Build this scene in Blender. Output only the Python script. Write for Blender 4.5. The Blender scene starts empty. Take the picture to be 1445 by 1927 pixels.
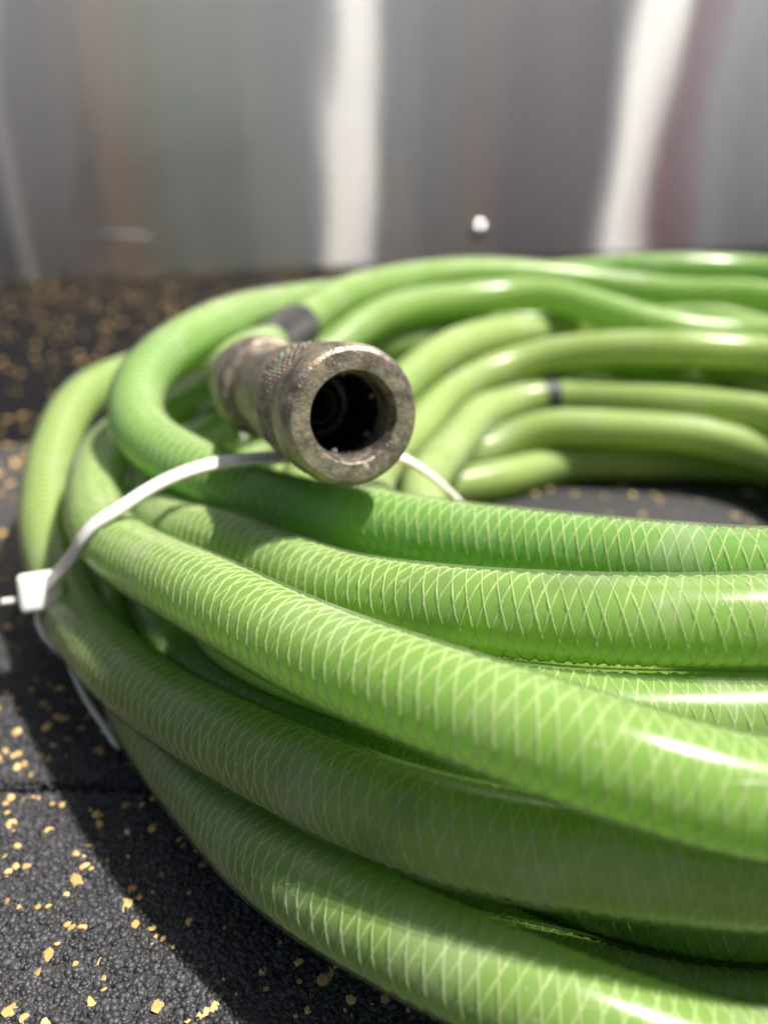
import bpy, math, random
import numpy as np
from mathutils import Vector, Matrix
random.seed(7); rng = np.random.default_rng(7)
S = bpy.context.scene
C = S.collection

# ------------------------------------------------------------------ camera
PITCH = math.radians(24.5); ST, CT = math.sin(PITCH), math.cos(PITCH)
CAMH, FPX = 0.130, 1500.0
cd = bpy.data.cameras.new("camera"); cam = bpy.data.objects.new("camera", cd); C.objects.link(cam)
cam.location = (0, 0, CAMH); cam.rotation_euler = (math.radians(90) - PITCH, 0, 0)
cd.sensor_fit = 'HORIZONTAL'; cd.sensor_width = 36.0; cd.lens = 36.0 * FPX / 1445.0
cd.clip_start = 0.005; cd.clip_end = 100
cd.dof.use_dof = True; cd.dof.focus_distance = 0.134; cd.dof.aperture_fstop = cd.lens / 3.4
cd.dof.aperture_blades = 0
S.camera = cam

# ------------------------------------------------------------------ light
SUN_EL, SUN_AZ = math.radians(64), math.radians(-4)      # azimuth from +X towards +Y: from the right, slightly in front
sund = Vector((math.cos(SUN_EL)*math.cos(SUN_AZ), math.cos(SUN_EL)*math.sin(SUN_AZ), math.sin(SUN_EL)))
w = bpy.data.worlds.new("World"); S.world = w; w.use_nodes = True
nt = w.node_tree; nt.nodes.clear()
sky = nt.nodes.new('ShaderNodeTexSky'); sky.sky_type = 'NISHITA'; sky.sun_disc = False
sky.sun_elevation = SUN_EL; sky.sun_rotation = math.radians(90) - SUN_AZ
sky.dust_density = 4.0; sky.air_density = 1.0
bg = nt.nodes.new('ShaderNodeBackground'); bg.inputs[1].default_value = 0.043
wo = nt.nodes.new('ShaderNodeOutputWorld')
nt.links.new(sky.outputs[0], bg.inputs[0]); nt.links.new(bg.outputs[0], wo.inputs[0])
sd = bpy.data.lights.new("sun", 'SUN'); sd.energy = 4.6; sd.angle = math.radians(0.6); sd.color = (1.0, 0.955, 0.88)
so = bpy.data.objects.new("sun", sd); C.objects.link(so)
so.rotation_euler = (-sund).to_track_quat('-Z', 'Y').to_euler()
so.location = sund * 3
S.view_settings.view_transform = 'Standard'; S.view_settings.look = 'None'
S.view_settings.exposure = 0.9; S.view_settings.gamma = 1.0
S.cycles.max_bounces = 12; S.cycles.diffuse_bounces = 8; S.cycles.glossy_bounces = 4
S.cycles.transmission_bounces = 8; S.cycles.transparent_max_bounces = 32
S.cycles.caustics_reflective = False; S.cycles.caustics_refractive = False
S.cycles.sample_clamp_indirect = 6.0
S.cycles.use_denoising = True

# ------------------------------------------------------------------ helpers
def P(px, py, z):
    """a point seen at photo pixel (px,py), z millimetres in front of the camera -> world metres"""
    z = z/1000.0; x = (px-722.5)/FPX*z; y = (963.5-py)/FPX*z
    return np.array([x, z*CT + y*ST, CAMH - z*ST + y*CT])
def PH(px, py, h):
    """a point seen at photo pixel (px,py) whose height above the mat is h millimetres"""
    k = (963.5-py)/FPX
    z = (CAMH*1000-h)/(ST - k*CT)
    return P(px, py, z)
CX, CY = 0.067, 0.247
def PL(az, r, h):
    a = math.radians(az)
    return np.array([CX + r/1000*math.cos(a), CY + r/1000*math.sin(a), h/1000])

def mk(name, V, F, mat, parent=None, smooth=True, mats=None, midx=None):
    """V (n,3) array; F (m,3) or (m,4) int array"""
    V = np.asarray(V, dtype=np.float32); F = np.asarray(F, dtype=np.int32)
    me = bpy.data.meshes.new(name); k = F.shape[1]
    me.vertices.add(len(V)); me.vertices.foreach_set('co', V.ravel())
    me.loops.add(F.size); me.loops.foreach_set('vertex_index', F.ravel())
    me.polygons.add(len(F)); me.polygons.foreach_set('loop_start', np.arange(0, F.size, k, dtype=np.int32))
    me.polygons.foreach_set('loop_total', np.full(len(F), k, dtype=np.int32))
    me.polygons.foreach_set('use_smooth', np.full(len(F), smooth, dtype=bool))
    for m in (mats or [mat]): me.materials.append(m)
    if midx is not None: me.polygons.foreach_set('material_index', np.asarray(midx, dtype=np.int32))
    me.update(calc_edges=True); me.validate()
    o = bpy.data.objects.new(name, me); C.objects.link(o)
    if parent is not None: o.parent = parent
    return o
def tag(o, label=None, cat=None, group=None, kind=None):
    if label: o['label'] = label
    if cat: o['category'] = cat
    if group: o['group'] = group
    if kind: o['kind'] = kind
    return o
def empty(name, loc=(0,0,0)):
    o = bpy.data.objects.new(name, None); C.objects.link(o); o.location = loc; o.empty_display_size = 0.02
    return o
def local(V, loc): return np.asarray(V) - np.asarray(loc)

def catmull(pts, per=24):
    pts = np.asarray(pts, float); n = len(pts)
    p = np.vstack([2*pts[0]-pts[1], pts, 2*pts[-1]-pts[-2]]); out = []
    for i in range(1, n):
        p0, p1, p2, p3 = p[i-1], p[i], p[i+1], p[i+2]
        d = [max(np.linalg.norm(b-a), 1e-6)**0.5 for a, b in ((p0,p1),(p1,p2),(p2,p3))]
        t0, t1 = 0, d[0]; t2 = t1+d[1]; t3 = t2+d[2]
        t = np.linspace(t1, t2, per, endpoint=False)[:, None]
        A1 = (t1-t)/(t1-t0)*p0+(t-t0)/(t1-t0)*p1; A2 = (t2-t)/(t2-t1)*p1+(t-t1)/(t2-t1)*p2
        A3 = (t3-t)/(t3-t2)*p2+(t-t2)/(t3-t2)*p3
        B1 = (t2-t)/(t2-t0)*A1+(t-t0)/(t2-t0)*A2; B2 = (t3-t)/(t3-t1)*A2+(t-t1)/(t3-t1)*A3
        out.append((t2-t)/(t2-t1)*B1+(t-t1)/(t2-t1)*B2)
    out.append(pts[-1:]); return np.vstack(out)
def arclen(p): return np.concatenate([[0], np.cumsum(np.linalg.norm(np.diff(p, axis=0), axis=1))])
def resample(p, ds):
    s = arclen(p); n = max(int(s[-1]/ds), 2); q = np.linspace(0, s[-1], n+1)
    return np.stack([np.interp(q, s, p[:, k]) for k in range(3)], 1)
def smooth(p, it=1, lam=0.5, fix=True):
    p = p.copy()
    for _ in range(it): p[1:-1] += lam*(0.5*(p[:-2]+p[2:])-p[1:-1])
    return p
def frames(p):
    t = np.gradient(p, axis=0); t /= np.linalg.norm(t, axis=1)[:, None]
    n = np.zeros_like(p); v = np.array([0, 0, 1.0]); v -= v.dot(t[0])*t[0]; n[0] = v/np.linalg.norm(v)
    for i in range(1, len(p)):
        v = n[i-1] - n[i-1].dot(t[i])*t[i]; n[i] = v/np.linalg.norm(v)
    return t, n, np.cross(t, n)
def tube(p, t, n, b, r, sides):
    a = np.linspace(0, 2*np.pi, sides, endpoint=False); m = len(p)
    rr = np.broadcast_to(np.asarray(r, float), (m,))
    V = p[:, None]+rr[:, None, None]*(np.cos(a)[None, :, None]*n[:, None]+np.sin(a)[None, :, None]*b[:, None])
    i, j = np.meshgrid(np.arange(m-1), np.arange(sides), indexing='ij'); j2 = (j+1) % sides
    F = np.stack([i*sides+j, (i+1)*sides+j, (i+1)*sides+j2, i*sides+j2], -1).reshape(-1, 4)
    return V.reshape(-1, 3), F[:, ::-1]

# ------------------------------------------------------------------ materials
class M:
    def __init__(s, name):
        s.m = bpy.data.materials.new(name); s.m.use_nodes = True; s.t = s.m.node_tree; s.t.nodes.clear()
        s.out = s.t.nodes.new('ShaderNodeOutputMaterial')
    def n(s, typ, props=None, **ins):
        o = s.t.nodes.new('ShaderNode'+typ)
        for k, v in (props or {}).items(): setattr(o, k, v)
        for k, v in ins.items():
            key = int(k[1:]) if k[0] == 'i' and k[1:].isdigit() else k.replace('_', ' ')
            inp = o.inputs[key]
            if hasattr(v, 'links') or isinstance(v, bpy.types.NodeSocket): s.t.links.new(v, inp)
            else: inp.default_value = v
        return o
    def ramp(s, fac, stops, interp='LINEAR'):
        o = s.t.nodes.new('ShaderNodeValToRGB'); o.color_ramp.interpolation = interp
        e = o.color_ramp.elements
        while len(e) < len(stops): e.new(0.5)
        for x, (p, c) in zip(e, stops): x.position = p; x.color = (*c, 1) if len(c) == 3 else c
        s.t.links.new(fac, o.inputs[0]); return o.outputs[0]
    def link(s, a, b): s.t.links.new(a, b)
    def done(s, sh): s.t.links.new(sh, s.out.inputs[0]); return s.m
def c4(*c): return (*c, 1.0)

def mat_core(name, col, col2, trans=0.5):
    m = M(name); geo = m.n('NewGeometry')
    no = m.n('TexNoise', Vector=geo.outputs['Position'], Scale=14.0, Detail=3.0)
    no2 = m.n('TexNoise', Vector=geo.outputs['Position'], Scale=900.0, Detail=2.0)
    cr = m.ramp(no.outputs[0], [(0.38, col), (0.62, col2)])
    bp = m.n('Bump', Height=no2.outputs[0], Strength=0.25, Distance=0.0003)
    d = m.n('BsdfDiffuse', Color=cr, Normal=bp.outputs[0])
    t = m.n('BsdfTranslucent', Color=cr)
    mx = m.n('MixShader', i0=trans, i1=d.outputs[0], i2=t.outputs[0])
    return m.done(mx.outputs[0])
def mat_yarn(name, col):
    m = M(name); geo = m.n('NewGeometry')
    no = m.n('TexNoise', Vector=geo.outputs['Position'], Scale=2500.0, Detail=2.0)
    mc = m.ramp(no.outputs[0], [(0.3, tuple(x*0.72 for x in col)), (0.65, col)])
    bp = m.n('Bump', Height=no.outputs[0], Strength=0.6, Distance=0.0002)
    d = m.n('BsdfPrincipled', Base_Color=mc, Roughness=0.45, Normal=bp.outputs[0])
    t = m.n('BsdfTranslucent', Color=mc)
    mx = m.n('MixShader', i0=0.55, i1=d.outputs[0], i2=t.outputs[0])
    return m.done(mx.outputs[0])
def mat_shell(name):
    m = M(name); geo = m.n('NewGeometry')
    no = m.n('TexNoise', Vector=geo.outputs['Position'], Scale=60.0, Detail=4.0)
    nf = m.n('TexNoise', Vector=geo.outputs['Position'], Scale=1400.0, Detail=2.0)
    rr = m.n('MapRange', Value=no.outputs[0], i1=0.35, i2=0.7, i3=0.2, i4=0.36)
    bp = m.n('Bump', Height=nf.outputs[0], Strength=0.10, Distance=0.0002)
    io = m.n('MapRange', Value=geo.outputs['Backfacing'], i3=1.45, i4=0.6897)     # same reflectance met from inside
    fr = m.n('Fresnel', IOR=io.outputs[0], Normal=bp.outputs[0])
    tr = m.n('BsdfTransparent', Color=c4(0.90, 0.965, 0.80))
    g = m.n('BsdfGlossy', Color=c4(0.6, 0.6, 0.6), Roughness=rr.outputs[0], Normal=bp.outputs[0])
    df = m.n('BsdfDiffuse', Color=c4(0.52, 0.78, 0.34)); tl = m.n('BsdfTranslucent', Color=c4(0.52, 0.78, 0.34))
    dd = m.n('MixShader', i0=0.5, i1=df.outputs[0], i2=tl.outputs[0])
    lw = m.n('LayerWeight', Blend=0.25)
    mil = m.n('MapRange', Value=lw.outputs['Facing'], i1=0.0, i2=1.0, i3=0.12, i4=0.16)
    m1 = m.n('MixShader', i0=mil.outputs[0], i1=tr.outputs[0], i2=dd.outputs[0])
    # dust specks and hair scratches lying on the jacket
    vo = m.n('TexVoronoi', Vector=geo.outputs['Position'], Scale=420.0)
    sp = m.n('Math', {'operation': 'LESS_THAN'}, i0=vo.outputs['Distance'], i1=0.055)
    sc = m.n('VectorMath', {'operation': 'MULTIPLY'}, i0=geo.outputs['Position'], i1=(60.0, 700.0, 900.0))
    sn = m.n('TexNoise', Vector=sc.outputs[0], Scale=1.0, Detail=2.0)
    s2 = m.n('MapRange', Value=sn.outputs[0], i1=0.70, i2=0.76, i3=0.0, i4=0.35)
    pn = m.n('MapRange', Value=no.outputs[0], i1=0.52, i2=0.7, i3=0.0, i4=0.14)
    q1 = m.n('Math', {'operation': 'MAXIMUM'}, i0=s2.outputs[0], i1=pn.outputs[0])
    q0 = m.n('Math', {'operation': 'MULTIPLY'}, i0=sp.outputs[0], i1=0.5)
    q2 = m.n('Math', {'operation': 'MAXIMUM'}, i0=q1.outputs[0], i1=q0.outputs[0])
    dust = m.n('BsdfDiffuse', Color=c4(0.66, 0.66, 0.56))
    m2 = m.n('MixShader', i0=q2.outputs[0], i1=m1.outputs[0], i2=dust.outputs[0])
    ng = m.n('TexNoise', Vector=geo.outputs['Position'], Scale=38.0, Detail=5.0, Roughness=0.65)
    gm = m.n('MapRange', Value=ng.outputs[0], i1=0.60, i2=0.72, i3=0.0, i4=0.22)
    grime = m.n('BsdfDiffuse', Color=c4(0.10, 0.12, 0.09))
    m2 = m.n('MixShader', i0=gm.outputs[0], i1=m2.outputs[0], i2=grime.outputs[0])
    mx = m.n('MixShader', i0=fr.outputs[0], i1=m2.outputs[0], i2=g.outputs[0])
    return m.done(mx.outputs[0])
CORE = mat_core('hose green core', (0.42, 0.62, 0.19), (0.48, 0.66, 0.215), 0.62)
CORE_G = mat_core('hose deep green core', (0.35, 0.60, 0.19), (0.40, 0.64, 0.21), 0.62)
CORE_O = mat_core('hose olive core', (0.42, 0.54, 0.17), (0.50, 0.60, 0.20), 0.58)
CORE_B = mat_core('hose bleached core', (0.53, 0.62, 0.24), (0.60, 0.67, 0.29), 0.5)
YARN = mat_yarn('pale reinforcement yarn', (0.97, 0.99, 0.70))
SHELL = mat_shell('clear green jacket')

def mat_simple(name, col, rough=0.5, metal=0.0, bump=None, **kw):
    m = M(name); ins = dict(Base_Color=c4(*col), Roughness=rough, Metallic=metal, **kw)
    p = m.n('BsdfPrincipled', **ins)
    if bump:
        geo = m.n('NewGeometry')
        no = m.n('TexNoise', Vector=geo.outputs['Position'], Scale=bump[0], Detail=4.0)
        b = m.n('Bump', Height=no.outputs[0], Strength=bump[1], Distance=bump[2]); m.link(b.outputs[0], p.inputs['Normal'])
        r = m.n('MapRange', Value=no.outputs[0], i1=0.3, i2=0.7, i3=max(rough-0.1, 0), i4=min(rough+0.1, 1)); m.link(r.outputs[0], p.inputs['Roughness'])
    return m.done(p.outputs[0])
NYLON = mat_simple('white nylon', (0.80, 0.80, 0.76), 0.35, bump=(300, 0.15, 0.0003), Subsurface_Weight=0.3, Subsurface_Scale=0.002)
INK = mat_simple('black ink mark', (0.02, 0.02, 0.025), 0.5, bump=(400, 0.2, 0.0002))
def mat_rubber(ca=(0.017, 0.017, 0.019), cb=(0.054, 0.054, 0.058), ro=0.62, sp=0.5):
    m = M('black rubber mat'); geo = m.n('NewGeometry')
    v = m.n('TexVoronoi', Vector=geo.outputs['Position'], Scale=900.0)
    n1 = m.n('TexNoise', Vector=geo.outputs['Position'], Scale=1500.0, Detail=5.0)
    n2 = m.n('TexNoise', Vector=geo.outputs['Position'], Scale=12.0, Detail=3.0)
    col = m.ramp(n1.outputs[0], [(0.3, ca), (0.7, cb)])
    dust = m.ramp(n2.outputs[0], [(0.35, (0.8, 0.8, 0.8)), (0.75, (1.3, 1.27, 1.22))])
    mc = m.n('Mix', {'data_type': 'RGBA', 'blend_type': 'MULTIPLY'}, i0=1.0, i6=col, i7=dust)
    ad = m.n('Math', {'operation': 'ADD'}, i0=v.outputs['Distance'], i1=n1.outputs[0])
    b = m.n('Bump', Height=ad.outputs[0], Strength=0.9, Distance=0.0006)
    p = m.n('BsdfPrincipled', Base_Color=mc.outputs[2], Roughness=ro, Normal=b.outputs[0], Specular_IOR_Level=sp)
    return m.done(p.outputs[0])
RUBBER = mat_rubber()
def mat_chip(name, c1, c2, rough):
    m = M(name); geo = m.n('NewGeometry')
    col = m.ramp(geo.outputs['Random Per Island'], [(0.0, c1), (1.0, c2)])
    no = m.n('TexNoise', Vector=geo.outputs['Position'], Scale=3000.0, Detail=3.0)
    b = m.n('Bump', Height=no.outputs[0], Strength=0.6, Distance=0.0002)
    p = m.n('BsdfPrincipled', Base_Color=col, Roughness=rough, Normal=b.outputs[0])
    return m.done(p.outputs[0])
GRANULE = mat_chip('dark rubber granules', (0.012, 0.012, 0.014), (0.066, 0.066, 0.073), 0.5)
FLECK = mat_chip('yellow rubber flecks', (0.36, 0.22, 0.07), (0.76, 0.53, 0.21), 0.6)
FLECK_SHADE = mat_chip('gold flecks with painted shade', (0.26, 0.16, 0.05), (0.50, 0.32, 0.11), 0.6)  # gold dimmed to paint in the shade over the far tile
def mat_brass():
    m = M('worn brass'); geo = m.n('NewGeometry'); pos = geo.outputs['Position']
    n1 = m.n('TexNoise', Vector=pos, Scale=260.0, Detail=6.0, Roughness=0.65)
    n2 = m.n('TexNoise', Vector=pos, Scale=700.0, Detail=4.0)
    n3 = m.n('TexNoise', Vector=pos, Scale=120.0, Detail=3.0)
    col = m.ramp(n1.outputs[0], [(0.28, (0.12, 0.10, 0.085)), (0.42, (0.20, 0.17, 0.14)), (0.55, (0.31, 0.275, 0.225)),
                                 (0.64, (0.36, 0.26, 0.15)), (0.72, (0.50, 0.46, 0.40)), (0.85, (0.6, 0.57, 0.52))])
    green = m.ramp(n3.outputs[0], [(0.66, (0, 0, 0)), (0.72, (1, 1, 1))])
    mc = m.n('Mix', {'data_type': 'RGBA'}, i0=green, i6=col, i7=c4(0.22, 0.33, 0.22))
    ru = m.n('MapRange', Value=n2.outputs[0], i1=0.3, i2=0.7, i3=0.32, i4=0.6)
    me = m.n('MapRange', Value=n1.outputs[0], i1=0.45, i2=0.8, i3=0.85, i4=0.5)
    n4 = m.n('TexNoise', Vector=pos, Scale=2200.0, Detail=3.0)
    hh = m.n('Math', {'operation': 'ADD'}, i0=n2.outputs[0], i1=m.n('Math', {'operation': 'MULTIPLY'}, i0=n4.outputs[0], i1=0.5).outputs[0])
    b = m.n('Bump', Height=hh.outputs[0], Strength=0.8, Distance=0.0004)
    p = m.n('BsdfPrincipled', Base_Color=mc.outputs[2], Metallic=me.outputs[0], Roughness=ru.outputs[0], Normal=b.outputs[0])
    return m.done(p.outputs[0])
BRASS = mat_brass()
DARKM = mat_simple('dark oxidised metal', (0.07, 0.068, 0.07), 0.4, 0.7, bump=(500, 0.3, 0.0002))
STEELB = mat_simple('polished steel', (0.62, 0.62, 0.64), 0.15, 1.0, bump=(300, 0.1, 0.0002))
BLACKIN = mat_simple('black bore metal', (0.012, 0.012, 0.013), 0.35, 0.3, bump=(300, 0.2, 0.0002))  # near-black metal for the inside of the mouth
def mat_brushed(tdir):
    """horizontally brushed steel: each microscopic groove tips the normal up or down only"""
    m = M('brushed stainless steel'); geo = m.n('NewGeometry'); pos = geo.outputs['Position']
    sc = m.n('VectorMath', {'operation': 'MULTIPLY'}, i0=pos, i1=(90.0, 90.0, 21000.0))
    wn = m.n('TexWhiteNoise', {'noise_dimensions': '3D'}, Vector=m.n('VectorMath', {'operation': 'SCALE'}, i0=pos, Scale=91234.0).outputs[0])
    gr = m.n('TexNoise', Vector=sc.outputs[0], Scale=1.0, Detail=1.0)
    a = m.n('Math', {'operation': 'SUBTRACT'}, i0=wn.outputs[0], i1=0.5)
    b = m.n('Math', {'operation': 'SUBTRACT'}, i0=gr.outputs[0], i1=0.5)
    b2 = m.n('Math', {'operation': 'MULTIPLY'}, i0=b.outputs[0], i1=0.8)
    a3 = m.n('Math', {'operation': 'MULTIPLY'}, i0=a.outputs[0], i1=0.7)
    s1 = m.n('Math', {'operation': 'ADD'}, i0=a3.outputs[0], i1=b2.outputs[0])
    vz = m.n('CombineXYZ', Z=s1.outputs[0])
    # gentle waviness of the sheet, sideways
    wv = m.n('VectorMath', {'operation': 'MULTIPLY'}, i0=pos, i1=(7.0, 7.0, 2.2))
    wn2 = m.n('TexNoise', Vector=wv.outputs[0], Scale=1.0, Detail=2.0)
    w1 = m.n('Math', {'operation': 'SUBTRACT'}, i0=wn2.outputs[0], i1=0.5)
    w2 = m.n('Math', {'operation': 'MULTIPLY'}, i0=w1.outputs[0], i1=0.055)
    wx = m.n('VectorMath', {'operation': 'SCALE'}, i0=tuple(tdir), Scale=w2.outputs[0])
    ad = m.n('VectorMath', {'operation': 'ADD'}, i0=geo.outputs['Normal'], i1=vz.outputs[0])
    ad2 = m.n('VectorMath', {'operation': 'ADD'}, i0=ad.outputs[0], i1=wx.outputs[0])
    nn = m.n('VectorMath', {'operation': 'NORMALIZE'}, i0=ad2.outputs[0])
    g = m.n('BsdfGlossy', Color=c4(0.90, 0.88, 0.84), Roughness=0.045, Normal=nn.outputs[0])
    return m.done(g.outputs[0])

# ------------------------------------------------------------------ the mat and ground
def sheet(name, x0, x1, y0, y1, z, mat, nx=1, ny=1):
    xs = np.linspace(x0, x1, nx+1); ys = np.linspace(y0, y1, ny+1)
    X, Y = np.meshgrid(xs, ys, indexing='ij'); V = np.stack([X, Y, np.full_like(X, z)], -1).reshape(-1, 3)
    i, j = np.meshgrid(np.arange(nx), np.arange(ny), indexing='ij')
    F = np.stack([i*(ny+1)+j, (i+1)*(ny+1)+j, (i+1)*(ny+1)+j+1, i*(ny+1)+j+1], -1).reshape(-1, 4)
    return mk(name, V, F, mat, smooth=False)
def mat_concrete():
    m = M('grey concrete'); geo = m.n('NewGeometry')
    n1 = m.n('TexNoise', Vector=geo.outputs['Position'], Scale=3.0, Detail=8.0)
    col = m.ramp(n1.outputs[0], [(0.3, (0.42, 0.41, 0.39)), (0.7, (0.56, 0.55, 0.53))])
    b = m.n('Bump', Height=n1.outputs[0], Strength=0.4, Distance=0.01)
    return m.done(m.n('BsdfPrincipled', Base_Color=col, Roughness=0.85, Normal=b.outputs[0]).outputs[0])
tag(sheet('ground', -40, 40, -40, 40, -0.021, mat_concrete()), kind='structure')
# rubber mat tiles: real slabs with a joint between them, edges slightly bevelled
def tile(name, x0, x1, y0, y1, th=0.02, bev=0.0012):
    V = []; 
    for z, o in ((-th, 0), (-bev, 0), (0, bev)):
        V += [(x0+o, y0+o, z), (x1-o, y0+o, z), (x1-o, y1-o, z), (x0+o, y1-o, z)]
    F = []
    for l in (0, 1):
        for k in range(4): F.append((l*4+k, l*4+(k+1) % 4, l*4+4+(k+1) % 4, l*4+4+k))
    F.append((8, 9, 10, 11)); F.append((3, 2, 1, 0))
    return V, F
YSEAM = PH(30, 1482, 0)[1]
mat_root = empty('rubber_mat'); tag(mat_root, kind='structure')
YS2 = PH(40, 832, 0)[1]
RUBBER_SHADE = mat_rubber((0.004, 0.004, 0.005), (0.010, 0.010, 0.011), 0.9, 0.1)  # darker rubber beyond this joint paints in the shade at the back
for (x0, x1, y0, y1, mt_) in ((-0.86, 0.63, YSEAM+0.0008, YS2-0.0006, RUBBER), (-0.86, 0.63, YS2+0.0006, 1.3, RUBBER_SHADE), (-0.86, 0.63, -0.30, YSEAM-0.0008, RUBBER), (0.6312, 2.1, -0.30, 1.3, RUBBER_SHADE)):
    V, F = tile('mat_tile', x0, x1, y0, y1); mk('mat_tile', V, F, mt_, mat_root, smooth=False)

# chips: deformed icosahedra
ph = (1+5**0.5)/2
ICO = np.array([(-1,ph,0),(1,ph,0),(-1,-ph,0),(1,-ph,0),(0,-1,ph),(0,1,ph),(0,-1,-ph),(0,1,-ph),(ph,0,-1),(ph,0,1),(-ph,0,-1),(-ph,0,1)])/math.sqrt(1+ph*ph)
ICF = np.array([(0,11,5),(0,5,1),(0,1,7),(0,7,10),(0,10,11),(1,5,9),(5,11,4),(11,10,2),(10,7,6),(7,1,8),(3,9,4),(3,4,2),(3,2,6),(3,6,8),(3,8,9),(4,9,5),(2,4,11),(6,2,10),(8,6,7),(9,8,1)])
def chips(name, xy, size, zc, mat, flat, jit=0.3, smooth_=False, elong=0.5):
    n = len(xy)
    V = ICO[None]*(1+rng.uniform(-jit, jit, (n, 12, 1)))
    sc = np.stack([size*(1+rng.uniform(-elong, elong, n)*0.6), size*(1-rng.uniform(0, elong, n)), size*flat*rng.uniform(0.6, 1.2, n)], -1)
    V = V*sc[:, None]
    tl = rng.uniform(-0.5, 0.5, n); c, s = np.cos(tl)[:, None], np.sin(tl)[:, None]
    V = np.stack([V[..., 0]*c-V[..., 2]*s, V[..., 1], V[..., 0]*s+V[..., 2]*c], -1)
    a = rng.uniform(0, 2*np.pi, n); c, s = np.cos(a)[:, None], np.sin(a)[:, None]
    V = np.stack([V[..., 0]*c-V[..., 1]*s, V[..., 0]*s+V[..., 1]*c, V[..., 2]], -1)
    V[..., 0] += xy[:, :1]; V[..., 1] += xy[:, 1:2]; V[..., 2] += (zc*np.ones(n))[:, None]
    F = (ICF[None]+12*np.arange(n)[:, None, None]).reshape(-1, 3)
    return mk(name, V.reshape(-1, 3), F, mat, smooth=smooth_)
def scatter(n, x0, x1, y0, y1): return np.stack([rng.uniform(x0, x1, n), rng.uniform(y0, y1, n)], 1)
gx = scatter(46000, -0.115, 0.03, 0.055, 0.24)
d = np.hypot(gx[:, 0]-CX, gx[:, 1]-CY); gx = gx[(d > 0.150) & (abs(gx[:, 1]-YSEAM) > 0.0012)]
tag(chips('rubber_granules', gx, rng.uniform(0.00035, 0.0010, len(gx)), -0.0001, GRANULE, 0.75, smooth_=True), kind='stuff',
    label='dark rubber crumb texture of the mat')
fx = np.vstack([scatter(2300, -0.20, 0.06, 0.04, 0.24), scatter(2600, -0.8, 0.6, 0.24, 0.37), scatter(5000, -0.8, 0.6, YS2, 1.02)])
fx = fx[abs(fx[:, 1]-YSEAM) > 0.003]
fx = fx[(np.hypot(fx[:, 0]-CX, fx[:, 1]-CY) > 0.16) | (rng.random(len(fx)) < 0.45)]
fs = rng.uniform(0.0004, 0.0013, len(fx)); big = rng.random(len(fx)) < 0.12; fs[big] *= 1.35; fs[fx[:, 1] > 0.3] *= 1.8
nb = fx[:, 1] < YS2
tag(chips('rubber_flecks', fx[nb], fs[nb], 0.00022, FLECK, 0.34), kind='stuff', label='yellow rubber flecks scattered over the near mat tile')
tag(chips('rubber_flecks', fx[~nb], fs[~nb], 0.00022, FLECK_SHADE, 0.34), kind='stuff', label='gold flecks with painted shade in the far shade-darkened mat tile')

# ------------------------------------------------------------------ steel wall behind
A = PH(0, 532, 0); B = PH(740, 498, 0)
wd = (B-A)/np.linalg.norm(B-A); wn = np.array([wd[1], -wd[0], 0.0])       # wn faces the camera
WALLH = 2.22
steel = mat_brushed(wd)
wr = empty('steel_wall', tuple(A)); tag(wr, 'tall brushed stainless steel wall standing behind the coiled hose', 'wall')
def wallpt(u, h, off=0.0): return A + wd*u + wn*off + np.array([0, 0, h])
def wallbox(u0, u1, h0, h1, o0, o1):
    V = [wallpt(u, h, o) for o in (o0, o1) for (u, h) in ((u0, h0), (u1, h0), (u1, h1), (u0, h1))]
    F = [(4,5,6,7),(3,2,1,0),(0,1,5,4),(1,2,6,5),(2,3,7,6),(3,0,4,7)]
    return local(V, A), F
V, F = wallbox(-1.2, 2.2, 0.0015, WALLH, -0.03, 0.0); mk('panel', V, F, steel, wr, smooth=False)
V, F = wallbox(-1.2, 2.2, WALLH, WALLH+0.03, -0.05, 0.02); mk('top_cap', V, F, STEELB, wr, smooth=False)
def wall_at(px, py):
    d0 = P(px, py, 1000)-np.array([0, 0, CAMH]); o = np.array([0, 0, CAMH])
    return o + d0*(np.dot(A-o, wn)/np.dot(d0, wn))
def dome(c, axis, r, h, mat, name, parent, loc):
    ax = Vector(axis); q = Vector((0, 0, 1)).rotation_difference(ax).to_matrix()
    V = []; F = []; seg, rings = 24, 6
    for i in range(rings):
        a = math.pi/2*i/(rings-1)*0.98
        for k in range(seg):
            t = 2*math.pi*k/seg; V.append(q @ Vector((r*math.cos(a)*math.cos(t), r*math.cos(a)*math.sin(t), h*math.sin(a))))
    for i in range(rings-1):
        for k in range(seg): F.append((i*seg+k, i*seg+(k+1) % seg, (i+1)*seg+(k+1) % seg, (i+1)*seg+k))
    V = np.array([list(v) for v in V]) + c - np.asarray(loc)
    return mk(name, V, F, mat, parent)
rv = wall_at(900, 432); dome(rv, wn, 0.011, 0.009, STEELB, 'rivet', wr, A)
# shallow scuff ridge near the bottom left of the sheet
u_a = np.dot(wall_at(95, 445)-A, wd); u_b = np.dot(wall_at(285, 458)-A, wd); hs = wall_at(190, 448)[2]
pp = np.array([wallpt(u_a+(u_b-u_a)*t, hs+0.004*math.sin(t*3), 0.0005) for t in np.linspace(0, 1, 14)])
t_, n_, b_ = frames(pp); V, F = tube(pp, t_, n_, b_, 0.0022*np.sin(np.linspace(0.15, 3.0, 14)), 8); mk('crease', local(V, A), F, STEELB, wr)

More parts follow.
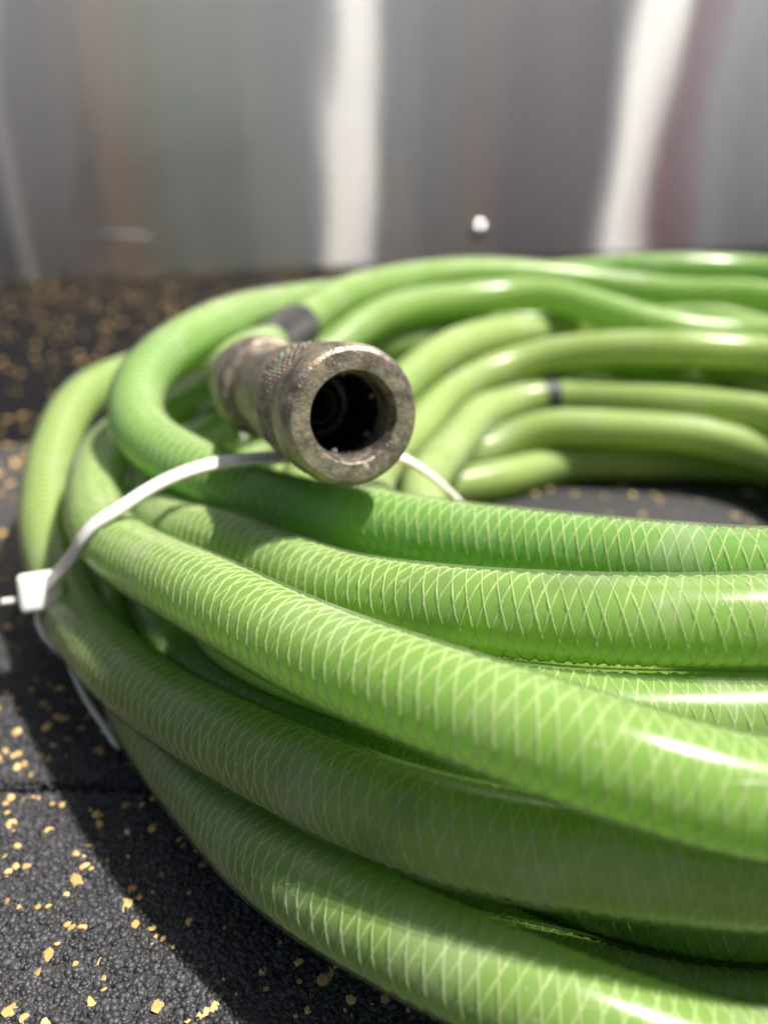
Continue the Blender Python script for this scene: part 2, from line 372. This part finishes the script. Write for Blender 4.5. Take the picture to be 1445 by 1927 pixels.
# ------------------------------------------------------------------ unseen board fence behind the camera, made up to streak the steel's reflection
Mc = np.array([0, 0, 0.0]); FD = 2.3
dist_cam = np.dot(Mc-A, wn); fo = Mc + wn*FD                             # fence line is parallel to the wall
def fence_u(px, fd=None):
    fo_ = fo if fd is None else Mc + wn*fd
    h = wall_at(px, 250); v = h-np.array([0, 0, CAMH]); v[2] = 0; vr = v-2*np.dot(v, wn)*wn
    h2 = h.copy(); h2[2] = 0; s = np.dot(fo_-h2, wn)/np.dot(vr, wn)
    return np.dot(h2+vr*s-fo, wd)
cols = [(-700, -260, (.16,.15,.15)), (-260, -60, (.30,.29,.28)), (-60, 8, (.05,.05,.055)), (8, 30, (.85,.85,.85)), (30, 110, (.11,.10,.10)), (110, 190, (.17,.13,.125)), (190, 262, (.30,.20,.15)),
        (262, 320, (.26,.23,.19)), (320, 470, (.27,.29,.265)), (470, 612, (.33,.34,.325)), (715, 790, (.32,.32,.31)), (790, 880, (.22,.22,.225)),
        (880, 950, (.25,.20,.155)), (950, 1040, (.15,.125,.14)), (1040, 1150, (.19,.165,.17)), (1262, 1330, (.26,.11,.13)), (1330, 1400, (.42,.42,.43)), (1400, 1600, (.28,.28,.29)), (1600, 2100, (.2,.2,.2)), (2100, 2900, (.3,.28,.26))]
fr = empty('added_streak_fence', tuple(fo)); tag(fr, 'made-up fence of painted boards, added out of view to streak the steel', 'fence')
def fbox(u0, u1, h0, h1, o0, o1):
    V = [fo+wd*u-wn*o+np.array([0, 0, h]) for o in (o0, o1) for (u, h) in ((u0, h0), (u1, h0), (u1, h1), (u0, h1))]
    return local(V, fo), [(4,5,6,7),(3,2,1,0),(0,1,5,4),(1,2,6,5),(2,3,7,6),(3,0,4,7)]
for a_, b__, c_ in cols:
    mt = mat_simple('painted board', tuple(min(max(2.0*(x_*1.2-0.2*sum(c_)/3), 0.01), 0.9) for x_ in c_), 0.6, bump=(40, 0.2, 0.002))
    ua, ub = fence_u(a_), fence_u(b__); ua, ub = min(ua, ub), max(ua, ub)
    V, F = fbox(ua+0.002, ub-0.002, -0.02, 1.7, 0.0, 0.03); mk('board', V, F, mt, fr, smooth=False)
WHITE = mat_simple('white streak plank', (.86, .855, .83), 0.5, bump=(40, 0.15, 0.002))  # planks added out of view, tilted to catch sun for the bright streaks
for a_, b__ in ((632, 700), (1168, 1244)):
    V = []
    for fd, h in ((0.5, 0.0), (2.9, 1.75)):
        ua, ub = sorted((fence_u(a_, fd), fence_u(b__, fd)))
        for u in (ua, ub):
            for dz in (0.0, -0.03): V.append(Mc + wn*fd + wd*(u) + (fo-Mc-wn*FD)*0 + np.array([0, 0, h+dz]))
    V = np.array(V); V[1, 2] = V[3, 2] = -0.02
    F = [(0, 2, 6, 4), (1, 5, 7, 3), (0, 4, 5, 1), (2, 3, 7, 6), (0, 1, 3, 2), (4, 6, 7, 5)]
    mk('added_streak_plank', local(V, fo), F, WHITE, fr, smooth=False)

# ------------------------------------------------------------------ the hose
R = 0.008
loops = []
def L(name, pts): loops.append((name, np.array(pts)))
L('G', [PL(-30, 110, 8), PL(0, 118, 8), PL(20, 119, 8), PH(1445, 878, 8), PH(1250, 870, 8), PH(1100, 868, 8), PH(960, 880, 8), PL(145, 67, 8), PL(180, 65, 8), PL(225, 73, 8), PL(265, 90, 8)])
L('F', [PH(1445, 828, 24), PH(1300, 815, 24), PH(1100, 806, 24), PH(970, 820, 20), PH(900, 850, 17), PL(152, 78, 17), PL(180, 79, 17), PL(225, 85, 16), PL(265, 106, 14)])
L('E', [PH(1400, 778, 31), PH(1200, 752, 31), PH(1040, 743, 31), PH(935, 753, 31), PH(850, 797, 32), PH(800, 850, 34), PH(778, 895, 34), PL(200, 60, 31), PL(230, 76, 30), PL(265, 96, 30)])
L('S', [P(1445, 657, 345), P(1300, 655, 340), P(1150, 655, 346), P(1000, 671, 352), P(900, 706, 343), P(840, 748, 322), P(790, 805, 298), PL(205, 80, 42), PL(230, 98, 40), PL(265, 112, 38)])
L('R', [P(1445, 668, 384), P(1300, 642, 376), P(1150, 613, 384), P(1020, 611, 370), P(900, 657, 345), P(820, 715, 319), P(765, 780, 300), PL(205, 98, 46), PL(230, 114, 42), PL(265, 128, 34)])
L('T', [PH(1445, 728, 36), PH(1320, 706, 34), PL(75, 124, 28), PL(100, 120, 22), PL(140, 108, 14), PL(180, 95, 9), PL(225, 92, 9), PL(265, 122, 8)])
L('K', [PL(45, 138, 9), PL(90, 138, 9), PL(135, 130, 9), PL(180, 111, 9), PL(225, 107, 9), PL(265, 140, 8)])
L('L7', [PL(45, 154, 9), PL(90, 154, 9), PL(135, 147, 9), PL(180, 126, 9), PL(210, 121, 9), PL(230, 124, 9), PL(250, 146, 12), PL(265, 158, 19)])
L('L6', [PL(45, 172, 8), PL(90, 172, 8), PL(135, 164, 8), PL(180, 140, 8), PL(205, 137, 8), PL(225, 139, 8), PL(240, 150, 8), PL(252, 163, 8), PL(265, 168, 8)])
L('L5', [PL(45, 173, 27), PL(90, 173, 27), PL(135, 170, 24), PL(165, 162, 12), PL(190, 156, 8), P(262, 1325, 185), P(335, 1415, 168), P(456, 1543, 146), P(600, 1667, 127), P(834, 1799, 116), P(1068, 1905, 109), P(1300, 1985, 107), P(1445, 2035, 106)])
L('L4', [PL(45, 175, 50), PL(90, 174, 51), PL(120, 172, 50), PL(145, 175, 49), P(165, 735, 298), P(108, 830, 270), P(87, 930, 248), P(84, 1010, 235), P(122, 1100, 221), P(170, 1190, 203), P(245, 1275, 182), P(352, 1358, 162), P(500, 1440, 143), P(700, 1526, 125), P(900, 1580, 115), P(1100, 1610, 112), P(1300, 1633, 110), P(1445, 1645, 110)])
L('L8', [PL(45, 157, 35), PL(90, 156, 35), PL(135, 153, 32), PL(180, 145, 24), PL(205, 140, 24), PL(222, 148, 25), PL(238, 154, 31), PL(252, 155, 33), PL(265, 152, 32)])
L('L9', [PL(45, 138, 33), PL(90, 138, 35), PL(135, 134, 30), PL(180, 122, 24), PL(208, 131, 33), PL(220, 140, 38), PL(232, 148, 44), PL(250, 150, 47), PL(265, 145, 47)])
L('L3', [PL(45, 161, 52), PL(70, 160, 52), PL(90, 154, 51), P(850, 622, 372), P(760, 640, 355), P(690, 655, 345), P(610, 670, 335), P(520, 695, 318), P(420, 722, 302), P(325, 770, 284), P(250, 808, 264), P(198, 848, 246), P(180, 900, 228), P(187, 955, 210), P(225, 1012, 190), P(300, 1074, 170), P(424, 1142, 147), P(600, 1232, 127), P(750, 1290, 116), P(900, 1341, 109), P(1068, 1402, 104), P(1300, 1476, 101), P(1445, 1521, 101)])
L('L2', [P(1445, 650, 346), P(1300, 628, 351), P(1150, 590, 357), P(1000, 556, 371), P(850, 567, 360), P(700, 600, 338), P(610, 655, 320), P(520, 735, 303), P(430, 803, 285), P(355, 845, 262), P(300, 888, 238), P(292, 945, 214), P(332, 1005, 195), P(400, 1048, 181), P(500, 1088, 168), P(600, 1118, 157), P(740, 1142, 146), P(892, 1158, 138), P(1185, 1178, 130), P(1445, 1182, 128)])
L('L1', [P(1445, 512, 402), P(1250, 505, 404), P(1080, 516, 412), P(900, 532, 406), P(700, 550, 378), P(600, 562, 350), P(520, 578, 322), P(450, 600, 285), P(345, 642, 252), P(272, 700, 237), P(246, 765, 225), P(270, 835, 214), P(340, 897, 203), P(445, 948, 193), P(590, 978, 184), P(750, 1000, 175), P(900, 1018, 167), P(1200, 1052, 154), P(1445, 1074, 146)])
CF = P(667, 785, 155); CR = P(447, 712, 232)              # coupler: front face centre, rear flange
cax = (CF-CR)/np.linalg.norm(CF-CR); CLEN = np.linalg.norm(CF-CR)
def rear(s): return CF - cax*s
tail = [P(1445, 602, 378), P(1300, 563, 392), P(1100, 530, 398), P(900, 514, 384), P(760, 528, 364), P(680, 548, 344), P(600, 594, 322), P(545, 626, 304), P(495, 652, 283), P(462, 664, 265), rear(CLEN+0.016)+np.array([0.001, 0, 0]), rear(CLEN+0.006), rear(CLEN-0.004)]

# chain the loops through the (unseen) right side of the ring
ctrl = []; loop_start = []
def azr(p): return math.degrees(math.atan2(p[1]-CY, p[0]-CX)) % 360, np.hypot(p[0]-CX, p[1]-CY)*1000, p[2]*1000
for i, (nm, pts) in enumerate(loops):
    nxt = loops[i+1][1] if i+1 < len(loops) else np.array(tail)
    loop_start.append(len(ctrl))
    ctrl += list(pts)
    a0, r0, h0 = azr(pts[-1]); a1, r1, h1 = azr(nxt[0]); a1 += 360
    for k in range(1, 6):
        t = k/6; s_ = t*t*(3-2*t); ctrl.append(PL(a0+(a1-a0)*t, r0+(r1-r0)*s_, h0+(h1-h0)*s_))
loop_start.append(len(ctrl)); ctrl += tail
dense = catmull(ctrl, 20)
cuts = [loop_start[i]*20 - 20*2 if i else 0 for i in range(len(loop_start))]
cut_s = arclen(dense)[np.array(cuts)]; total0 = arclen(dense)[-1]
path = resample(dense, 0.006); path = smooth(path, 3, 0.5)
# push strands apart until none overlap
N = len(path); idx = np.arange(N); home = path.copy(); endw = np.clip((N-1-idx)/12.0, 0, 1)[:, None]
MIND = 2*R*1.002
cn = arclen(path)/arclen(path)[-1]*total0; mob = np.ones(N)
heavy = {'L1': .15, 'L2': .2, 'L3': .15, 'L4': .3, 'L5': .1, 'E': .4, 'S': .3, 'R': .4}
nm_ = [l[0] for l in loops]+['tail']; heavy['tail'] = .15
for q in range(len(nm_)):
    if nm_[q] in heavy: mob[(cn >= cut_s[q]) & (cn < (cut_s[q+1] if q+1 < len(nm_) else 1e9))] = heavy[nm_[q]]
for it in range(60):
    disp = np.zeros_like(path); cnt = np.zeros(N)
    g2 = (path**2).sum(1)
    for k0 in range(0, N, 600):
        k1 = min(N, k0+600)
        d2 = g2[k0:k1, None]+g2[None]-2*path[k0:k1]@path.T
        ii, jj = np.where((d2 < MIND*MIND) & (np.abs(idx[k0:k1, None]-idx[None]) > 9))
        ii = ii+k0; dv = path[ii]-path[jj]; dn = np.linalg.norm(dv, axis=1)+1e-9
        push = (MIND-dn)/dn*mob[ii]/(mob[ii]+mob[jj])
        np.add.at(disp, ii, dv*push[:, None]); np.add.at(cnt, ii, 1)
    disp /= np.maximum(cnt, 1)[:, None]
    for _ in range(9): disp[1:-1] = 0.25*disp[:-2]+0.5*disp[1:-1]+0.25*disp[2:]
    path += disp*1.6*endw + (home-path)*0.02*endw
    path[:, 2] = np.maximum(path[:, 2], R+0.0002)
    if it % 6 == 5: path[1:-1] += 0.25*(0.5*(path[:-2]+path[2:])-path[1:-1])*endw[1:-1]
fine = catmull(path, 4); 

HS = arclen(fine); total = HS[-1]
cut_s = cut_s/total0*total
def sub(ds):
    p = resample(fine, ds); p = smooth(p, 4, 0.5) if ds < 0.002 else p
    t, n, b = frames(p); return p, t, n, b, arclen(p)
hose = empty('garden_hose', (CX, CY, 0))
tag(hose, 'coiled translucent green braided hose ending in a worn brass coupler, lying on the speckled mat', 'hose')
OR = np.array([CX, CY, 0])
pA, tA, nA, bA, sA = sub(0.003)
pC, tC, nC, bC, sC = sub(0.004)
pY, tY, nY, bY, sY = sub(0.0009)
bleach = {'E', 'F', 'G', 'R', 'S', 'T', 'K'}
names = [l[0] for l in loops]+['tail']
PITCHL, NY = 0.0128, 5
for i, nm in enumerate(names):
    s0 = cut_s[i]; s1 = cut_s[i+1] if i+1 < len(names) else total
    def rng_(s): 
        a = max(np.searchsorted(s, s0)-1, 0); b = min(np.searchsorted(s, s1), len(s)-1); return a, b+1
    a, b = rng_(sA)
    V, F = tube(pA[a:b], tA[a:b], nA[a:b], bA[a:b], R-0.00002, 40)
    jac = mk('hose_loop', local(V, OR), F, SHELL, hose)
    a, b = rng_(sC)
    V, F = tube(pC[a:b], tC[a:b], nC[a:b], bC[a:b], 0.00718, 30)
    mk('inner_tube', local(V, OR), F, CORE_B if nm in bleach else CORE_O if nm == 'L4' else CORE_G if nm == 'L1' else CORE, jac)
    a, b = rng_(sY); p, t, n, bb, s = pY[a:b], tY[a:b], nY[a:b], bY[a:b], sY[a:b]; m = len(p); Vs = []; Fs = []
    base = 0
    for sg in (1, -1):
        for k in range(NY):
            ph0 = 2*np.pi*k/NY + rng.uniform(-0.06, 0.06)
            th = sg*2*np.pi*s/PITCHL + ph0 + 0.05*np.sin(s*37+k*2.1)
            rad = np.cos(th)[:, None]*n+np.sin(th)[:, None]*bb; cir = -np.sin(th)[:, None]*n+np.cos(th)[:, None]*bb
            yr = 0.00735 + (0.00006 if sg > 0 else 0)
            fd = t*1.0 + sg*cir*(2*np.pi*yr/PITCHL); fd /= np.linalg.norm(fd, axis=1)[:, None]
            wv = np.cross(fd, rad)
            hw = 0.000155*(1+0.22*np.sin(s*911+k)+0.15*np.sin(s*2317+2*k)+0.1*rng.uniform(-1, 1, m))[:, None]
            ctr = p+rad*yr
            Vs.append(np.stack([ctr-wv*hw-rad*0.00012, ctr+rad*0.00016, ctr+wv*hw-rad*0.00012], 1).reshape(-1, 3))
            q = np.arange(m-1)*3+base
            Fs.append(np.concatenate([np.stack([q, q+3, q+4, q+1], 1), np.stack([q+1, q+4, q+5, q+2], 1)])); base += 3*m
    br = mk('braid', local(np.vstack(Vs), OR), np.vstack(Fs), YARN, jac); br['kind'] = 'stuff'

# black ring mark on the pale inner loop, and a faint scuff on the bend
def nearest(pt): return int(np.argmin(np.linalg.norm(pA-pt, axis=1)))
def band(pt, half, name, mat, r=R+0.00008, lo=0, hi=2*math.pi):
    i0 = nearest(pt); s = sA[i0]; q = np.linspace(s-half, s+half, 8)
    g = lambda arr: np.stack([np.interp(q, sA, arr[:, k]) for k in range(3)], 1)
    V, F = tube(g(pA), g(tA), g(nA), g(bA), r, 36); return mk(name, local(V, OR), F, mat, hose)
band(PH(1040, 743, 31), 0.0032, 'printed_mark', INK)

# ------------------------------------------------------------------ coupler
cz = Vector(cax); cup = (Vector((0, 0, 1)) - cz*cz.z).normalized(); cxv = cup.cross(cz).normalized()
Rm = np.array([list(cxv), list(cup), list(cz)])
def place(V): return np.asarray(V)@Rm + CF - OR      # local z runs from rear to front, front face at 0
def lathe(prof, seg=96, noise=0.0):
    """prof: list of (s behind the front face, radius) in mm"""
    a = np.linspace(0, 2*np.pi, seg, endpoint=False); V = []
    for s, r in prof:
        rr = r/1000*(1+noise*rng.uniform(-1, 1, seg)); V.append(np.stack([rr*np.cos(a), rr*np.sin(a), np.full(seg, -s/1000)], 1))
    V = np.vstack(V); m = len(prof)
    i, j = np.meshgrid(np.arange(m-1), np.arange(seg), indexing='ij'); j2 = (j+1) % seg
    F = np.stack([i*seg+j, (i+1)*seg+j, (i+1)*seg+j2, i*seg+j2], -1).reshape(-1, 4)
    return V, F
def fillet(pts, n=4, f=0.22):
    out = [pts[0]]
    for a, b, c in zip(pts, pts[1:], pts[2:]):
        a, b, c = map(np.array, (a, b, c)); la, lc = np.linalg.norm(a-b), np.linalg.norm(c-b)
        d_ = min(la, lc)*f; p0 = b+(a-b)/max(la, 1e-6)*d_; p1 = b+(c-b)/max(lc, 1e-6)*d_
        for t in np.linspace(0, 1, n): out.append(tuple((1-t)**2*p0+2*t*(1-t)*b+t*t*p1))
    out.append(pts[-1]); return out
coup = mk('coupler', *[f(x) if k == 0 else x for k, (f, x) in enumerate(zip((place, None), lathe(fillet([(7.0, 8.2), (2.6, 8.3), (1.0, 8.8), (0.15, 9.1), (0.0, 9.3), (0.0, 12.9), (0.7, 13.7), (2.0, 14.2), (8.2, 14.2), (8.9, 13.6)]), noise=0.003)))], BRASS, hose)
coup['label'] = 'worn brass quick coupler with an open round mouth'
# knurled band
def knurl(name, s0, s1, r, dep, pitch, mat, parent, ang=30, seg=520, rows=60, pl=place):
    a = np.linspace(0, 2*np.pi, seg, endpoint=False); s = np.linspace(s0, s1, rows)
    SS, AA = np.meshgrid(s, a, indexing='ij'); n_ = round(2*np.pi*r/pitch)
    k = math.tan(math.radians(ang))/r
    tri = lambda x: np.abs(((x/(2*np.pi)) % 1.0)*2-1)
    h = np.minimum(tri(n_*(AA+k*SS)), tri(n_*(AA-k*SS)))
    edge = np.clip(np.minimum(SS-s0, s1-SS)/0.6, 0, 1)
    rr = (r - dep*(1-h)*edge - 0.35*(1-edge))/1000
    V = np.stack([rr*np.cos(AA), rr*np.sin(AA), -SS/1000], -1).reshape(-1, 3)
    i, j = np.meshgrid(np.arange(rows-1), np.arange(seg), indexing='ij'); j2 = (j+1) % seg
    F = np.stack([i*seg+j, (i+1)*seg+j, (i+1)*seg+j2, i*seg+j2], -1).reshape(-1, 4)
    return mk(name, pl(V), F, mat, parent, smooth=False)
knurl('knurled_band', 8.4, 21.5, 13.9, 0.9, 1.75, BRASS, coup)
L_ = CLEN*1000
V, F = lathe(fillet([(21.0, 12.4), (22.0, 12.9), (34.0, 12.6), (37, 11.6), (44, 11.2), (45.0, 10.4), (56, 10.2), (57, 10.6)]), noise=0.002)
mk('sleeve', place(V), F, BRASS, coup)
V, F = lathe(fillet([(55, 9.0), (55.6, 12.2), (57, 13.0), (65, 13.2), (67, 12.6), (70.5, 9.6), (76, 9.2), (76.5, 8.2), (L_+4, 8.4), (L_+5, 7.5)]), noise=0.002)
mk('flange', place(V), F, BRASS, coup)
V, F = lathe([(7.0, 8.2), (13, 8.2), (14.5, 8.0), (22, 8.0), (22.2, 4.4), (19.6, 4.2), (19.4, 3.5), (40, 3.3), (40.2, 0.01)], 64)
mk('bore', place(V), F, BLACKIN, coup)
for k in range(6):
    a = math.radians(18+60*k); sph = ICO*0.0013
    import bmesh
    bm = bmesh.new(); bmesh.ops.create_icosphere(bm, subdivisions=2, radius=0.0011)
    V = np.array([v.co[:] for v in bm.verts]); F = np.array([[v.index for v in f.verts] for f in bm.faces]); bm.free()
    V = V + np.array([0.0081*math.cos(a), 0.0081*math.sin(a), -0.0085])
    mk('locking_ball', place(V), F, STEELB if k == 4 else DARKM, coup)
# dark knurled nut on the hose just behind the coupler
i0 = nearest(P(528, 636, 299)); tt = tA[i0]; zz = Vector(-tt); u2 = (Vector((0, 0, 1))-zz*zz.z).normalized(); x2 = u2.cross(zz)
R2 = np.array([list(x2), list(u2), list(zz)])
pl2 = lambda V: np.asarray(V)@R2 + pA[i0] - OR
knurl('hose_nut', -14, 14, 9.2, 0.5, 1.6, DARKM, hose, seg=260, rows=50, pl=pl2)
hose.children[-1]['label'] = 'dark knurled metal nut on the hose behind the coupler'

# ------------------------------------------------------------------ cable ties
def strap(name, pts, wid, th, mat, parent, loc, closed_center, clear=False):
    p = catmull(pts, 14); p = resample(p, 0.0015); p = smooth(p, 3)
    if clear:
        for _ in range(60):
            dd = p[:, None]-pA[None, ::2]; dl = np.linalg.norm(dd, axis=2); jn = dl.argmin(1); dm = dl[np.arange(len(p)), jn]
            v = dd[np.arange(len(p)), jn]/dm[:, None]; am = np.clip(R+0.0009-dm, 0, 0.003)*(p[:, 2] > 0.0035)
            dsp = v*am[:, None]
            for _k in range(3): dsp[1:-1] = 0.25*dsp[:-2]+0.5*dsp[1:-1]+0.25*dsp[2:]
            p = p+dsp; p[:, 2] = np.maximum(p[:, 2], 0.0008)
        p = smooth(p, 2)
    t = np.gradient(p, axis=0); t /= np.linalg.norm(t, axis=1)[:, None]
    nrm = p-closed_center; nrm -= (nrm*t).sum(1)[:, None]*t; nrm /= np.linalg.norm(nrm, axis=1)[:, None]
    for _ in range(12): nrm[1:-1] = 0.25*nrm[:-2]+0.5*nrm[1:-1]+0.25*nrm[2:]
    nrm -= (nrm*t).sum(1)[:, None]*t; nrm /= np.linalg.norm(nrm, axis=1)[:, None]
    wv = np.cross(t, nrm)
    prof = [(-1, 0), (-0.92, 0.85), (-0.6, 1), (-0.5, .8), (0.5, .8), (0.6, 1), (0.92, 0.85), (1, 0), (0.9, -1), (-0.9, -1)]; k = len(prof)
    V = np.stack([p+wv*(a*wid/2)+nrm*(b*th/2) for a, b in prof], 1).reshape(-1, 3); m = len(p)
    i, j = np.meshgrid(np.arange(m-1), np.arange(k), indexing='ij'); j2 = (j+1) % k
    F = np.stack([i*k+j, (i+1)*k+j, (i+1)*k+j2, i*k+j2], -1).reshape(-1, 4)
    mk(name, local(V, loc), F, mat, parent); return p, t, nrm, wv
HD = P(80, 1112, 200)
tie = empty('cable_tie', tuple(HD)); tag(tie, 'long white nylon cable tie cinched round the left of the green coil', 'cable tie')
up_ = [HD, P(104, 1086, 194), P(150, 1032, 181), P(200, 978, 178), P(258, 934, 180), P(330, 895, 183), P(420, 869, 185), P(500, 862, 188), P(600, 855, 195), P(690, 848, 203), P(760, 862, 212), P(815, 898, 217), P(872, 952, 222),
       P(905, 1010, 232), PL(196, 42, 4), PL(198, 60, 0.9), PL(198, 100, 0.7), PL(198, 140, 0.7), PL(209, 158, 0.9), P(226, 1402, 181), P(203, 1376, 184), P(160, 1312, 190), P(127, 1235, 197), P(104, 1165, 202), HD+np.array([0.0005, -0.001, -0.002])]
cen = np.mean([HD, P(600, 855, 195), P(872, 952, 222), PL(198, 100, 0.7)], axis=0)
strap('strap', up_, 0.0035, 0.0014, NYLON, tie, HD, cen, clear=True)
def rbox(V3, bev=0.0006):
    bm = bmesh.new(); bmesh.ops.create_cube(bm, size=1.0)
    for v in bm.verts: v.co = Vector((v.co.x*V3[0], v.co.y*V3[1], v.co.z*V3[2]))
    bmesh.ops.bevel(bm, geom=bm.edges[:], offset=bev, segments=3, affect='EDGES', profile=0.6)
    return bm
def bmobj(bm, name, mat, parent, Mx=None):
    if Mx is not None: bm.transform(Mx)
    me = bpy.data.meshes.new(name); bm.to_mesh(me); bm.free(); me.materials.append(mat)
    for p_ in me.polygons: p_.use_smooth = True
    o = bpy.data.objects.new(name, me); C.objects.link(o)
    if parent: o.parent = parent
    return o
hz = Vector(P(92, 1160, 210)-P(80, 1070, 210)).normalized()        # along the strap, downwards
hy = Vector((HD-cen)); hy -= hz*hy.dot(hz); hy.normalize(); hx = hy.cross(hz)
MH = Matrix((hx, hy, hz)).transposed().to_4x4()
bmobj(rbox((0.0088, 0.0104, 0.0098), 0.0016), 'head', NYLON, tie, MH)
bm = rbox((0.0032, 0.0040, 0.0014), 0.0004); bmobj(bm, 'cut_tail', NYLON, tie, MH @ Matrix.Translation((0.0002, 0.0076, 0.0012)))
# second, smaller tie round two inner strands
i2 = nearest(P(405, 806, 280)); c2 = pA[i2]+np.array([0, 0.0, 0.001]); 
tie2 = empty('cable_tie', tuple(c2)); tag(tie2, 'small white cable tie round the strand under the coupler', 'cable tie')
t2, n2, b2 = tA[i2], nA[i2], bA[i2]
ring = [c2+(0.0094)*(math.cos(a)*n2+math.sin(a)*b2) for a in np.linspace(0, 2*math.pi, 15)]
strap('strap', ring, 0.0036, 0.0012, NYLON, tie2, c2, c2)
print('hose length', total, 'strand points', N)
